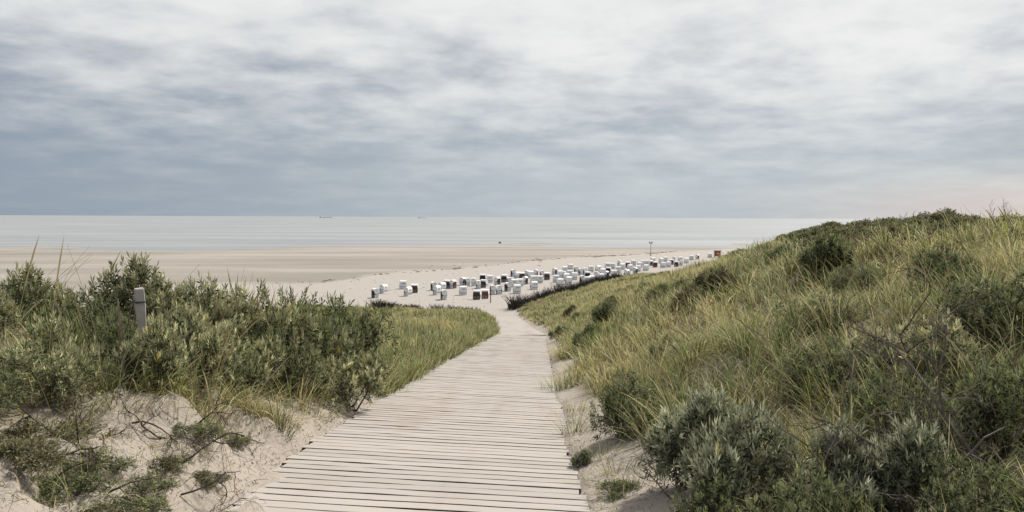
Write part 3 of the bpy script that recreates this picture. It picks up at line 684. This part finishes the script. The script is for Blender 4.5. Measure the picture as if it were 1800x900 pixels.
# low creeping plants in the lower left corner
CREEP = [(95, 5.25, 'low dark creeping plant on sand in the lower left', .36, .18), (10, 5.1, 'creeping plant cut by the left picture edge near the bottom', .38, .2), (150, 5.7, 'dark creeping plant beside the crooked branch at left', .34, .16), (45, 5.8, 'dark creeping plant along the upper edge of the lower left sand', .45, .2), (215, 5.3, 'small creeping plant by the root tangle at the bottom', .3, .13), (280, 6.1, 'dark creeping plant around the gnarled root', .3, .15), (165, 5.05, 'creeping plant at the bottom edge in the lower left', .28, .13), (400, 7.7, 'small green plant on sand below the matted straw', .22, .13), (325, 7.0, 'dark creeping plant on the right face of the hummock', .36, .16), (240, 5.7, 'creeping plant between the crooked branches on the sand', .28, .12), (110, 6.3, 'creeping plant at the foot of the left shrubs', .4, .2), (350, 6.4, 'small dark plant on bare sand nearest the planks at left', .22, .1), (1095, 6.9, 'small dark plant in the sandy strip right of the boardwalk', .26, .16)]
for px, y, lb, rad, h in CREEP:
    x = (px - 900) / FPX * y; z = float(ground(x, y)); shrub(px, y, 382 + (px - 900) * .0042 + (EYE - z - h) / y * FPX, rad * 2 * FPX / y, 'creep', lb, 'creeping plants on the sand')
tuft(255, 6.2, 120, .30, .003, .25, .0, 'flattened brown straw around the gnarled root on the sand', lean=.9, bend=1.0)
tuft(310, 6.9, 130, .30, .003, .25, .03, 'flattened dry straw on the right face of the hummock', lean=.9, bend=1.0)
tuft(60, 5.6, 120, .36, .003, .3, .1, 'dry brown straw on the sand at the left edge', lean=.8, bend=1.0)
tuft(440, 8.6, 60, .3, .003, .22, .3, 'sparse dry tuft on sand left of the lone upright tuft', lean=.6)
tuft(370, 7.9, 120, .36, .0035, .25, .02, 'brown straw heap under the left bank between hummock and planks', lean=.9, bend=1.2)
for px, y, L, gn, lb in ((60, 6.35, .42, .2, 'dry straw hanging over the sand at the foot of the leftmost shrubs'), (120, 6.8, .45, .5, 'mixed grass tuft spilling onto sand below the left shrubs'), (185, 7.0, .42, .3, 'straw tuft on the left shoulder of the sandy hummock'), (265, 7.45, .40, .6, 'green tuft on top of the sandy hummock'), (300, 7.5, .38, .1, 'brown straw tuft behind the crest of the hummock'), (360, 8.3, .5, .05, 'brown matted straw spilling from the bank right of the hummock'), (455, 9.1, .5, .1, 'brown straw curtain over the sand near the lone upright tuft'), (545, 11.0, .5, .5, 'grass tuft where the left sand narrows beside the planks'), (30, 5.4, .36, .45, 'coarse tuft among creeping plants at the left edge')):
    tuft(px, y, 170, L, .0042, .30, gn, lb, lean=.7, bend=1.2)
g = Grass(); n = 210; y = 4.8 + 8 * rng.random(n); left = rng.random(n) < .72
x = np.where(left, xl(y) - .25 - np.abs(rng.normal(.7, .7, n)), xr(y) + .15 + np.abs(rng.normal(.4, .5, n)))
ok = (fbm(x * 1.1, y * 1.1, 140, 3) > .47); x, y = x[ok], y[ok]
g.tufts(x, y, 22, .26, .0022, .16, np.clip(rng.normal(.12, .25, len(x)), 0, .9), 3, wind=.1, lean=1.05, bend=.5)
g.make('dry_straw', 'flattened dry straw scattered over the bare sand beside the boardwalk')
# litter of broken stems on the bare sand
mb = MB()
for i in range(2600):
    side = random.random() < .68; y = random.uniform(4.5, 13)
    x = float(xl(y)) - abs(random.gauss(0.35, .8)) if side else float(xr(y)) + abs(random.gauss(.2, .7))
    z = float(ground(x, y)) + .008; a = random.random() * 6.28; L = random.uniform(.015, .05) if random.random() < .75 else random.uniform(.06, .22); bnd = random.uniform(-.4, .4)
    p = np.array([(x, y, z), (x + L * .5 * math.cos(a), y + L * .5 * math.sin(a), z + random.uniform(.0, .03)), (x + L * math.cos(a + bnd), y + L * math.sin(a + bnd), z + random.uniform(-.01, .03))])
    mb.tube(p, np.array([.003, .0025, .0012]) * random.uniform(.5, 1.3), 3)
tag(add('twig_litter', mb.mesh('twig_litter', M_DEAD)), 'dark broken twigs and stems strewn over the bare sand', 'twigs', None, 'stuff')

# ------------------------------------------------------------------ post and stake on the left bank
M_POST = simple('grey_weathered_post_wood', (0.36, 0.325, 0.30), .9, .45, 9); M_WIRE = simple('dark_wire', (.03, .03, .032), .6, .1)
px, y = 258, 8.0; x = (px - 900) / FPX * y; zg = float(ground(x, y)); Ht = EYE - (507 - 379) / FPX * y - zg
post = tag(empty('fence_post', (x, y, zg)), 'square weathered wooden fence post with a wire band among the left shrubs', 'post')
mb = MB(); r = .043
rings = []
for i, z in enumerate(np.linspace(-.15, Ht, 9)):
    q = r * (1 + .05 * math.sin(i * 2.1)); rings += [(sx_ * q + .006 * math.sin(i * 1.7 + sx_), sy_ * q, z) for sx_, sy_ in ((-1, -.86), (-.86, -1), (.86, -1), (1, -.86), (1, .86), (.86, 1), (-.86, 1), (-1, .86))]
rings += [(a * .86, b * .86, z + .012) for a, b, z in rings[-8:]]
f4 = [(k_ * 8 + i, k_ * 8 + (i + 1) % 8, k_ * 8 + 8 + (i + 1) % 8, k_ * 8 + 8 + i) for k_ in range(9) for i in range(8)] + [(72, 73, 74, 75), (72, 75, 76, 79), (76, 77, 78, 79)]
mb.raw(rings, (), f4); add('shaft', mb.mesh('shaft', M_POST), post)
mb = MB(); th = np.linspace(0, 2 * np.pi, 13); sq = lambda a: np.clip(np.cos(a) * 1.35, -1, 1)
mb.tube([(sq(a) * (r + .008), sq(a - np.pi / 2) * (r + .008), Ht - .115 + .01 * math.sin(a)) for a in th], .008, 5)
add('wire_band', mb.mesh('wire_band', M_WIRE), post); post.rotation_euler = (R_(2), R_(-4.5), R_(32))
M_STAKE = simple('faded_red_and_straw_stake', (0.32, 0.22, 0.165), .85, .4, 12)
px, y = 210, 7.8; x = (px - 900) / FPX * y; zg = float(ground(x, y))
tag(add('thin_stake', MB().tube([(.03, 0, -.1), (0, 0, .4), (-.03, 0, EYE - (526 - 379) / FPX * y - zg)], [.014, .016, .007], 5).mesh('thin_stake', M_STAKE), None, (x, y, zg)), 'thin faded reddish stake leaning just left of the fence post', 'stake')

# ------------------------------------------------------------------ beach: chairs
M_WHITE = simple('white_wicker', (.82, .82, .81), .55, .05, 5); M_BROWN = simple('brown_slat_wood', (.105, .062, .047), .7, .35, 3)
M_RED = simple('red_brown_slat_wood', (.165, .062, .045), .7, .3, 3); M_DARKW = simple('dark_slat_wood', (.045, .036, .034), .7, .3, 3); M_TRIM = simple('dark_trim', (.035, .033, .033), .6, .1); M_BLUE = simple('faded_blue_stripe_cloth', (.22, .30, .48), .8, .15, 5)
HOOD = [(.40, .47), (.47, .75), (.475, 1.15), (.42, 1.40), (.30, 1.54), (.10, 1.61), (-.15, 1.60), (-.36, 1.52), (-.46, 1.40), (-.47, 1.30), (-.36, .98), (-.30, .80), (.0, .66)]
def chair_parts():
    P = {}
    mb = MB(); mb.box(-.60, .60, -.40, .40, .04, .60, .025); P['base'] = mb.mesh('base', M_WHITE)
    mb = MB()
    mb.prism(HOOD, -.615, -.555); mb.prism(HOOD, .555, .615)                       # cheeks
    n = 10; out = HOOD[:n]; inn = [(y * .90, .47 + (z - .47) * .955) for y, z in out]
    V = [(sx_, *p) for sx_ in (-.555, .555) for p in out + inn]; f4 = []
    for i in range(n - 1): f4 += [(i, i + 1, 2 * n + i + 1, 2 * n + i), (n + i + 1, n + i, 3 * n + i, 3 * n + i + 1)]
    f4 += [(0, n, 3 * n, 2 * n), (n - 1, 3 * n - 1, 4 * n - 1, 2 * n - 1)]
    mb.raw(V, (), f4); P['hood'] = mb.mesh('hood', M_WHITE)
    mb = MB(); mb.box(-.55, .55, -.375, -.345, .60, 1.40)
    P['grille'] = mb
    mb = MB()
    for i in range(9): mb.box(-.58, .58, -.435, -.408, .10 + i * .145, .20 + i * .145)
    for sx_ in (-.5, 0, .5): mb.box(sx_ - .04, sx_ + .04, -.452, -.436, .08, 1.40)
    P['slats'] = mb
    mb = MB()
    mb.box(-.612, .612, .402, .425, .40, .462)                                     # dark strip painting the shadow line under the hood's back
    for s_ in (-1, 1): mb.tube([(s_ * .63, -.40, .62), (s_ * .63, -.05, .64), (s_ * .63, .12, .70), (s_ * .63, .44, .80)], .022, 4); mb.box(s_ * .62 - .012, s_ * .62 + .012, -.43, -.36, .10, .98)
    P['trim_and_shadow_line'] = mb.mesh('trim_and_shadow_line', M_TRIM)
    mb = MB()
    for s_ in (-1, 1): mb.box(s_ * .615 - .02, s_ * .615 + .02, -.02, .14, .32, .40); mb.box(s_ * .63 - .02, s_ * .63 + .02, -.12, .06, 1.34, 1.38)
    P['handles'] = mb.mesh('handles', M_TRIM)
    mb = MB(); mb.box(-.53, .53, -.33, .30, .605, .70, .03); P['cushion'] = mb.mesh('cushion', M_BLUE)
    return P
CP = chair_parts(); SLAT = {}
for nm, m in (('brown', M_BROWN), ('red', M_RED), ('dark', M_DARKW)): SLAT[nm] = (CP['grille'].mesh('grille', m), CP['slats'].mesh('slats', m))
NUM = {}
def number_mesh(txt):
    if txt not in NUM:
        cu_ = bpy.data.curves.new('num', 'FONT'); cu_.body = txt; cu_.size = .40; cu_.align_x = 'CENTER'; cu_.extrude = .004; cu_.space_character = 1.25; cu_.offset = .008; cu_.resolution_u = 1
        ob = bpy.data.objects.new('num', cu_); COL.objects.link(ob); dg = bpy.context.evaluated_depsgraph_get(); dg.update()
        me = bpy.data.meshes.new_from_object(ob.evaluated_get(dg)); me.materials.clear(); me.materials.append(M_TRIM)
        bpy.data.objects.remove(ob); NUM[txt] = me
    return NUM[txt]
# (photo column, photo row of its foot, facing, front colour, number on the back); facing in degrees: 0 = front to the camera, 90 = front to the left, 180 = back to the camera
CH = [(659, 524, 100, 'dark', ''), (674, 516, 128, 'dark', '271'), (708, 508, 172, 'dark', '248'), (717, 521, 130, 'dark', '24'), (728.5, 515, 8, 'brown', ''), (762, 511, 105, 'dark', ''), (768, 518.5, 120, 'dark', '205'), (777, 512, 132, 'dark', '215'),
 (780, 527, 110, 'dark', ''), (787, 507, 20, 'dark', ''), (796, 507, -60, 'brown', ''), (813, 501.5, -70, 'dark', ''), (822, 503, 110, 'dark', ''), (832, 503, -95, 'dark', ''), (814, 519, 168, 'dark', '222'), (839, 527, 22, 'brown', ''), (853, 525.5, 14, 'red', ''),
 (841, 508, 115, 'dark', ''), (851, 506, 30, 'dark', ''), (849, 495, 10, 'dark', ''), (861, 497, 176, 'dark', '202'), (874, 501, -62, 'dark', ''), (866, 517.5, 112, 'dark', ''), (877, 517.5, -105, 'dark', ''), (887, 496, 18, 'dark', ''), (896, 502, 108, 'dark', ''),
 (902, 486, 108, 'dark', ''), (910, 491, 140, 'dark', ''), (917, 491.5, -15, 'red', ''), (904, 505, 160, 'dark', '184'), (914, 504, 172, 'dark', '84'), (909, 516, 165, 'dark', '240'), (926, 488, -75, 'dark', ''), (933, 489, 150, 'dark', ''), (942, 486, -80, 'dark', ''), (938, 498, 172, 'dark', '118'),
 (949, 498, 168, 'dark', '38'), (939, 509.5, 150, 'dark', '218'), (962, 492, 6, 'brown', ''), (975, 483, -70, 'dark', ''), (978, 497, 170, 'dark', '113'), (985, 504, 158, 'dark', ''), (993, 480, 165, 'dark', '121'), (1003, 475, 165, 'dark', '133'), (992, 490, 120, 'dark', ''), (1002, 487, 170, 'dark', '167'), (1000, 500, 150, 'dark', ''),
 (1021, 483.5, 105, 'dark', ''), (1029, 483, 115, 'dark', ''), (1034, 490, 10, 'dark', ''), (1039, 478.5, 172, 'dark', '138'), (1052, 478, 130, 'dark', '150'), (1049, 490, 120, 'dark', ''), (1024, 498, 105, 'dark', ''), (1041, 498, 165, 'dark', ''), (1058, 494, 150, 'dark', ''), (1068, 472.5, 172, 'dark', '187'), (1077, 473, 175, 'dark', '177'),
 (1087, 479.5, 175, 'dark', '237'), (1070, 481, 15, 'dark', ''), (1089, 467.5, 125, 'dark', ''), (1104, 470.5, 6, 'red', ''), (1114, 467, 165, 'dark', '186'), (1103, 486, 125, 'dark', '74'), (1117, 482, -70, 'dark', ''), (1130, 467.5, 172, 'dark', '151'), (1138, 467, 168, 'dark', '96'), (1144, 467.5, -60, 'dark', ''), (1152, 470, -8, 'red', ''),
 (1163, 463, 150, 'dark', ''), (1170, 460.5, 160, 'dark', '162'), (1181, 465.5, 5, 'brown', ''), (1190, 469, 10, 'brown', ''), (1196, 460.5, 165, 'dark', '191'), (1198, 467, 115, 'dark', ''), (1216, 457.5, 172, 'dark', '140'), (1226, 456, -75, 'dark', ''), (1122, 478, 160, 'dark', ''), (1136, 476, 150, 'dark', ''), (1166, 471, 150, 'dark', ''), (1248, 453, 165, 'dark', ''), (985, 488, 160, 'dark', ''), (996, 494, 165, 'dark', ''), (1010, 492, 172, 'dark', ''), (1013, 480, 120, 'dark', ''), (1033, 500, 160, 'dark', ''), (1060, 484, 160, 'dark', ''), (1066, 489, -70, 'dark', ''), (1080, 487, 165, 'dark', ''), (1094, 474, 160, 'dark', ''), (1108, 476, 150, 'dark', ''), (1125, 471, 160, 'dark', ''), (1148, 462, 150, 'dark', ''), (1176, 470, 165, 'dark', ''), (1185, 460, 120, 'dark', ''), (1207, 463, 160, 'dark', ''), (893, 512, 100, 'dark', ''), (923, 500, -70, 'dark', ''), (953, 488, 110, 'dark', '')]
ONES = ['', 'first', 'second', 'third', 'fourth', 'fifth', 'sixth', 'seventh', 'eighth', 'ninth', 'tenth', 'eleventh', 'twelfth', 'thirteenth', 'fourteenth', 'fifteenth', 'sixteenth', 'seventeenth', 'eighteenth', 'nineteenth']
ORD = ONES[1:] + [(w if k else v) + ('-' + ONES[k] if k else '') for w, v in (('twenty', 'twentieth'), ('thirty', 'thirtieth'), ('forty', 'fortieth'), ('fifty', 'fiftieth')) for k in range(10)]
cnt = {}
for px, py, fc, fr, num in sorted(CH):
    hor = 382 + (px - 900) * .0042; d = EYE / ((py - hor) / FPX); x = (px - 900) / FPX * d
    z = float(ground(x, d))
    d = (EYE - z) / ((py - hor) / FPX); x = (px - 900) / FPX * d; z = float(ground(x, d)) - .03
    if 95 <= fc <= 132 and not num: fc -= 30
    kind = 'front' if abs(fc) < 45 else 'left' if 45 <= fc < 138 else 'right' if fc <= -45 else 'back'
    i = cnt.setdefault((kind, fr if kind == 'front' else ''), 0); cnt[(kind, fr if kind == 'front' else '')] += 1
    if num: ni = cnt.get('n', 0); cnt['n'] = ni + 1; lb = 'white beach chair with dark number on its back, %s numbered one from the left' % ORD[ni]
    elif kind == 'front': lb = 'beach chair showing its %s slatted front, %s such from the left' % ({'red': 'reddish brown', 'brown': 'brown', 'dark': 'dark'}[fr], ORD[i])
    elif kind == 'back': lb = 'white beach chair seen from behind, %s such from the left' % ORD[i]
    else: lb = 'white beach chair seen side-on facing %s, %s such from the left' % (kind, ORD[i])
    face = R_(-fc) - math.atan2(x, d)                                            # local front is -Y
    t = tag(empty('beach_chair', (x, d, z), face + random.gauss(0, .05)), lb, 'beach chair', 'hooded beach chairs set out on the sand'); t.scale = (1.03,) * 3
    bs = add('base', CP['base'], t); hd = add('hood', CP['hood'], t); add('trim_and_shadow_line', CP['trim_and_shadow_line'], t); add('cushion', CP['cushion'], t); add('handles', CP['handles'], bs)
    gme, sme = SLAT[fr]; gg = add('grille', gme, t); add('slats', sme, gg)
    if num: add('number', number_mesh(num), hd, (0, .482, .93), (R_(90), 0, R_(180)))

def at_ground(px, py):
    hor = 382 + (px - 900) * .0042; d = EYE / ((py - hor) / FPX)
    for _ in range(4): d = (EYE - float(ground((px - 900) / FPX * d, d))) / ((py - hor) / FPX)
    return (px - 900) / FPX * d, d, float(ground((px - 900) / FPX * d, d))
# brown pole in front of the chairs
M_POLE = simple('brown_pole_wood', (.17, .115, .085), .8, .25, 6)
p = at_ground(862.5, 533); t = tag(empty('marker_pole', p), 'plain brown wooden pole on the sand in front of the slatted chairs', 'pole')
add('shaft', MB().tube([(0, 0, -.2), (.02, 0, 1.4), (0, 0, 2.75)], [.085, .08, .075], 8).mesh('shaft', M_POLE), t); add('cap', MB().tube([(0, 0, 2.75), (0, 0, 2.80)], [.09, .085], 8).mesh('cap', M_POLE), t)
# mast with two horns far out on the damp sand
M_MAST = simple('grey_mast_metal', (.14, .13, .125), .6, .1, 4)
p = at_ground(1144, 449.5); t = tag(empty('loudspeaker_mast', p), 'thin grey mast with a forked head standing on the far sand', 'mast')
add('shaft', MB().tube([(0, 0, -.2), (0, 0, 2.5), (0, 0, 4.6)], [.11, .09, .07], 6).mesh('shaft', M_MAST), t)
for s_ in (-1, 1): add('horn', MB().tube([(0, 0, 4.3), (s_ * .35, 0, 4.75), (s_ * .55, 0, 5.15)], [.07, .16, .34], 8).mesh('horn', M_MAST), t)
add('foot', MB().tube([(0, 0, -.1), (0, 0, .3)], [.4, .2], 8).mesh('foot', M_MAST), t)
# red lifeguard hut on legs
M_HUT = simple('red_brown_hut_boards', (.36, .085, .038), .7, .12, 2); M_HW = simple('white_hut_trim', (.72, .66, .62), .6, .05)
p = at_ground(1261.5, 453.0); t = tag(empty('beach_hut', p, R_(-14)), 'small red hut with white corners on short legs beside the dune', 'hut')
for i in range(6): add('board', MB().box(-1.14, 1.14, -1.0, 1.0, .46 + i * .33, .46 + i * .33 + .32).mesh('board', M_HUT), t)
for sx_ in (-1, 1):
    for sy_ in (-1, 1): add('leg', MB().box(sx_ * .95 - .09, sx_ * .95 + .09, sy_ * .8 - .09, sy_ * .8 + .09, -.2, .46).mesh('leg', M_TRIM), t); add('corner_post', MB().box(sx_ * 1.13 - .10, sx_ * 1.13 + .10, sy_ * .99 - .10, sy_ * .99 + .10, .43, 2.46).mesh('corner_post', M_HW), t)
add('roof', MB().prism([(-1.35, 2.44), (1.3, 2.44), (1.3, 2.58), (-1.35, 2.70)], -1.42, 1.42).mesh('roof', M_HW), t); add('sign', MB().box(-.3, .48, -1.04, -1.003, 1.35, 1.72).mesh('sign', M_HW), t)
add('side_ramp', MB().prism([(-.6, 0.0), (.6, 0.0), (.6, .08), (-.6, .08)], 0, 2.4).mesh('side_ramp', M_POLE), t, (1.3, 0, 2.1), (0, R_(48), 0))
# dark stumps at the waterline, ships on the horizon
for px in (877.3, 879.6):
    p = at_ground(px, 428.0); tag(add('mooring_stump', MB().tube([(0, 0, -.2), (.03, 0, .5), (0, 0, .95)], [.34, .32, .26], 8).mesh('mooring_stump', M_TRIM), None, p), 'small dark stump, one of a pair at the water edge', 'stump', 'pair of dark stumps at the waterline')
M_SHIP = simple('hazy_blue_grey_hull', (.62, .68, .72), .8, .05, .02)  # distance haze painted into the hull colour
for px, L, h, lb in ((572.5, 150, 7.5, 'long low grey ship far out on the left horizon'), (741, 95, 5, 'small faint grey ship on the horizon right of the long one')):
    y = 9500.0; t = tag(empty('distant_ship', ((px - 900) / FPX * y, y, SEA_Z)), lb, 'ship')
    add('hull', MB().raw([(-L / 2, -9, 0), (L / 2 - 6, -9, 0), (L / 2, 0, 0), (L / 2 - 6, 9, 0), (-L / 2, 9, 0), (-L / 2, -9, h), (L / 2, -9, h), (L / 2 + 9, 0, h + 2), (L / 2, 9, h), (-L / 2, 9, h)], [(5, 6, 9), (6, 8, 9), (6, 7, 8)], [(0, 1, 6, 5), (1, 2, 7, 6), (2, 3, 8, 7), (3, 4, 9, 8), (4, 0, 5, 9)]).mesh('hull', M_SHIP), t)
    add('deckhouse', MB().box(-L / 2 + 6, -L / 2 + 26, -7, 7, h, h + 8, 1).mesh('deckhouse', M_SHIP), t)

# ------------------------------------------------------------------ dark brush hedges at the dune foot
M_BRUSH = simple('dark_brushwood', (.062, .056, .045), .9, .4, 3)
def hedge(pts, h0, h1, wid, n, label):
    pts = np.array(pts, float); g = MB(); seg = np.linalg.norm(np.diff(pts, axis=0), axis=1); cum = np.concatenate([[0], np.cumsum(seg)])
    u = rng.random(n) * cum[-1]; bx = np.interp(u, cum, pts[:, 0]) + rng.normal(0, wid, n); by = np.interp(u, cum, pts[:, 1]) + rng.normal(0, wid, n); bz = ground(bx, by)
    hh = (h0 + (h1 - h0) * u / cum[-1]) * (.3 + .75 * rng.random(n)) * (.35 + 1.2 * fbm(u * .8, u * 0, 5, 3))
    for i in range(n):
        lx, ly = rng.normal(0, .38, 2) * hh[i]
        g.tube([(bx[i], by[i], bz[i] - .1), (bx[i] + lx * .3, by[i] + ly * .3, bz[i] + hh[i] * .5), (bx[i] + lx, by[i] + ly, bz[i] + hh[i])], [.035, .04, .010], 3)
    o = add('brushwood_hedge', g.mesh('brushwood_hedge', M_BRUSH)); return tag(o, label, 'hedge')
f = lambda px, y: ((px - 900) / FPX * y, y)
hedge([f(900, 119), f(915, 124), f(960, 135), f(1000, 147), f(1045, 163), f(1090, 182)], 2.2, 1.5, .5, 2600, 'dark bare brushwood hedge along the foot of the right dune')
hedge([f(655, 121), f(690, 120.5), f(735, 120)], 1.3, .9, .45, 800, 'short dark brushwood hedge at the left edge of the beach')
hedge([f(760, 118), f(800, 117.5), f(832, 117)], .9, .9, .5, 300, 'thin row of dark brush on the rim of the left grass')

# ------------------------------------------------------------------ wrack line of seaweed and debris on the sand
V = []; F = []; nv = 0
M_WRACK = simple('dark_dry_seaweed', (.085, .066, .05), .9, .4, 1)
def clump(x, y, a, b, h):
    global nv
    z = float(ground(x, y)); m = 7; V.append((x, y, z + h))
    for i in range(m):
        q = random.uniform(.6, 1.2); V.append((x + a * q * math.cos(i * 6.283 / m), y + b * q * math.sin(i * 6.283 / m), z - .02))
    for i in range(m): F.append((nv, nv + 1 + i, nv + 1 + (i + 1) % m))
    nv += m + 1
for i in range(1300):
    x = random.uniform(-50, 75); y = float(wrack_y(x)) + random.gauss(0, 1) * random.choice((.9, .9, 2.5, 9)) + 3 * math.sin(x * .11)
    if vnoise(x * .09, 3.3, 70) * .7 + vnoise(x * .4, 1.3, 71) * .5 < .5 and random.random() < .85: continue
    clump(x, y, random.uniform(.15, 1.0), random.uniform(.12, .5), random.uniform(.04, .16))
for i in range(420):
    y = random.uniform(121, 230); x = random.uniform(-.24, .12) * y
    if y > wrack_y(x) or x > xr(y) - 2: continue
    clump(x, y, random.uniform(.06, .35), random.uniform(.06, .25), random.uniform(.02, .08))
tag(add('seaweed_wrack', mesh_np('seaweed_wrack', np.array(V), [np.array(F)], M_WRACK)), 'broken dark line of seaweed and flotsam along the beach', 'seaweed', None, 'stuff')

# number the look-alike slope bushes by their order from the left
for grp in ('bushes in the grass of the right slope', 'bushes in the left grass', 'sprigs on the right skyline', 'pair of dark stumps at the waterline'):
    by = {}
    for o in COL.objects:
        if o.get('group') == grp: by.setdefault(o['label'], []).append(o)
    for lb, os_ in by.items():
        if len(os_) < 2: continue
        for i, o in enumerate(sorted(os_, key=lambda q: q.location.x / q.location.y)): o['label'] = lb + ', ' + ORD[i] + ' from left'
